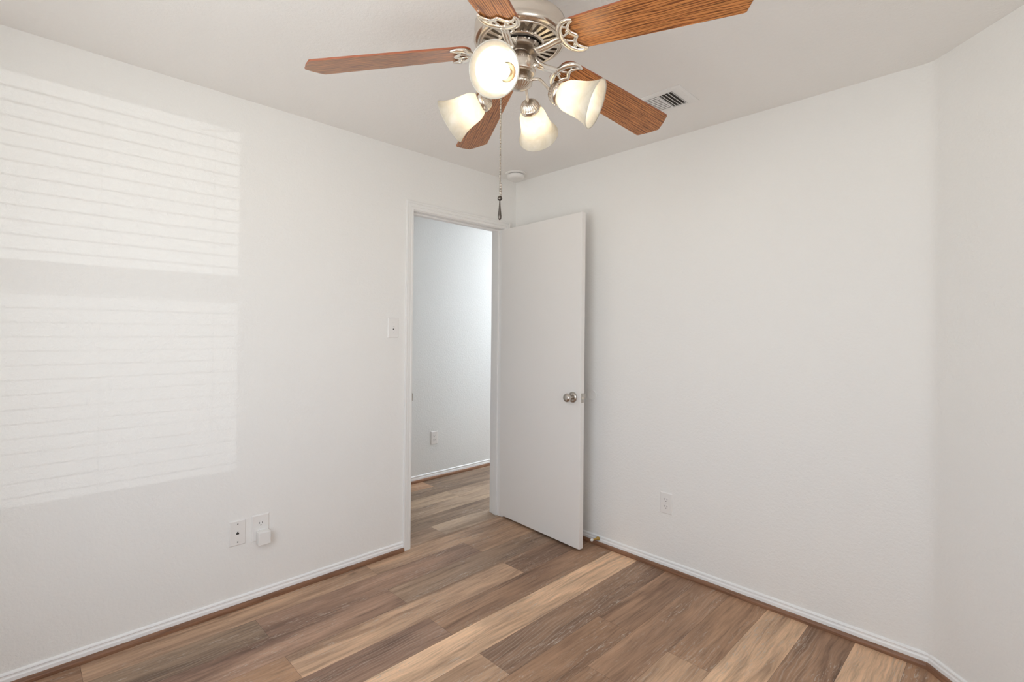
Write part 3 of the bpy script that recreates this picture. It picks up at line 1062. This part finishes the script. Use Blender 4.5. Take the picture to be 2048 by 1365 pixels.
obj('pull_fob', bm, M_FOB, chain)['label'] = 'dark teardrop pull fob'

# ------------------------------------------------------------------ windows (beyond the frame, the rear one added) and their blinds
def window(name, M, w, z0, z1, label, screen=True, rail=(1.219, 1.322)):
    """local x across, local y up (world z), local z into the room; M maps to the wall's inner face"""
    t = thing(name, label, 'window', M, kind='structure')
    bm = bmesh.new()
    f, d0, d1 = FR, -0.115, -0.055
    add_box(bm, (-w / 2 - f, z0 - f, d0), (-w / 2, z1 + f, d1))
    add_box(bm, (w / 2, z0 - f, d0), (w / 2 + f, z1 + f, d1))
    add_box(bm, (-w / 2, z0 - f, d0), (w / 2, z0, d1))
    add_box(bm, (-w / 2, z1, d0), (w / 2, z1 + f, d1))
    add_box(bm, (-w / 2, rail[0], d0 + 0.005), (w / 2, rail[1], d1 - 0.005))
    obj('window_frame', bm, M_TRIM, t)
    bm = bmesh.new()
    add_box(bm, (-w / 2, z0, -0.090), (w / 2, rail[0], -0.087))
    add_box(bm, (-w / 2, rail[1], -0.080), (w / 2, z1, -0.077))
    obj('window_pane', bm, M_PANE_TINT if screen else M_PANE, t)
    if screen:
        bm = bmesh.new()
        add_box(bm, (-w / 2, z0, -0.1125), (w / 2, rail[0], -0.112))
        obj('insect_screen', bm, M_SCREEN, t)
    return t

def blind(M, w, z0, z1, label, tilt):
    t = thing('window_blind', label, 'blind', M)
    bm = bmesh.new()
    z = z0 + 0.035
    while z < z1 - 0.012:
        add_box(bm, (-w / 2 - 0.030, -0.025, -0.0016), (w / 2 + 0.030, 0.025, 0.0016),
                mat=Matrix.Translation((0, z, -0.024)) @ Matrix.Rotation(PI / 2 + tilt, 4, 'X'))
        z += 0.0488
    obj('slats', bm, M_TRIM, t)
    bm = bmesh.new()
    add_box(bm, (-w / 2 - 0.032, z1 + 0.006, -0.050), (w / 2 + 0.032, z1 + 0.042, 0.004))
    obj('headrail', bm, M_TRIM, t)
    bm = bmesh.new()
    for x in (w / 2 - 0.095, 0.0, -w / 2 + 0.095):
        add_tube(bm, [Vector((x, z0, 0.002)), Vector((x, z1 + 0.01, 0.002))], 0.0014, 6)
    obj('ladder_cords', bm, M_TRIM, t)
    return t

wc = (WIN_A + WIN_B) / 2
MW = frame((XR, wc, 0), (0, -1, 0), (-1, 0, 0))
window('window_1', MW, WIN_B - WIN_A, WIN_LO, WIN_HI, 'white double-hung window beyond the frame on the right')
blind(MW, WIN_B - WIN_A, WIN_LO, WIN_HI, 'white slatted blind on the window beyond the frame on the right', -0.010)
MR = frame((RW, YB, 0), (-1, 0, 0), (0, 1, 0))
window('added_fill_window', MR, 1.31, 0.705, 2.015, 'unseen white window added behind the camera for fill daylight', False, (1.32, 1.37))  # added, unseen: lets in daylight that fronts the right wall

# ------------------------------------------------------------------ hallway lamp (out of sight, lights the hallway wall)
t = thing('hall_lamp', 'round flush lamp on the hallway ceiling, out of sight past the door', 'ceiling lamp', Matrix.Translation((-0.45, 1.95, H)))
bm = bmesh.new()
add_lathe(bm, [(0, -0.0003), (0.15, -0.0003), (0.155, -0.02), (0.14, -0.03), (0, -0.03)], 40)
obj('lamp_base', bm, M_NICKEL, t)
bm = bmesh.new()
add_lathe(bm, [(0.135, -0.03), (0.13, -0.06), (0.09, -0.095), (0.04, -0.108), (0, -0.11)], 40)
obj('lamp_globe', bm, M_HALLGLOW, t)
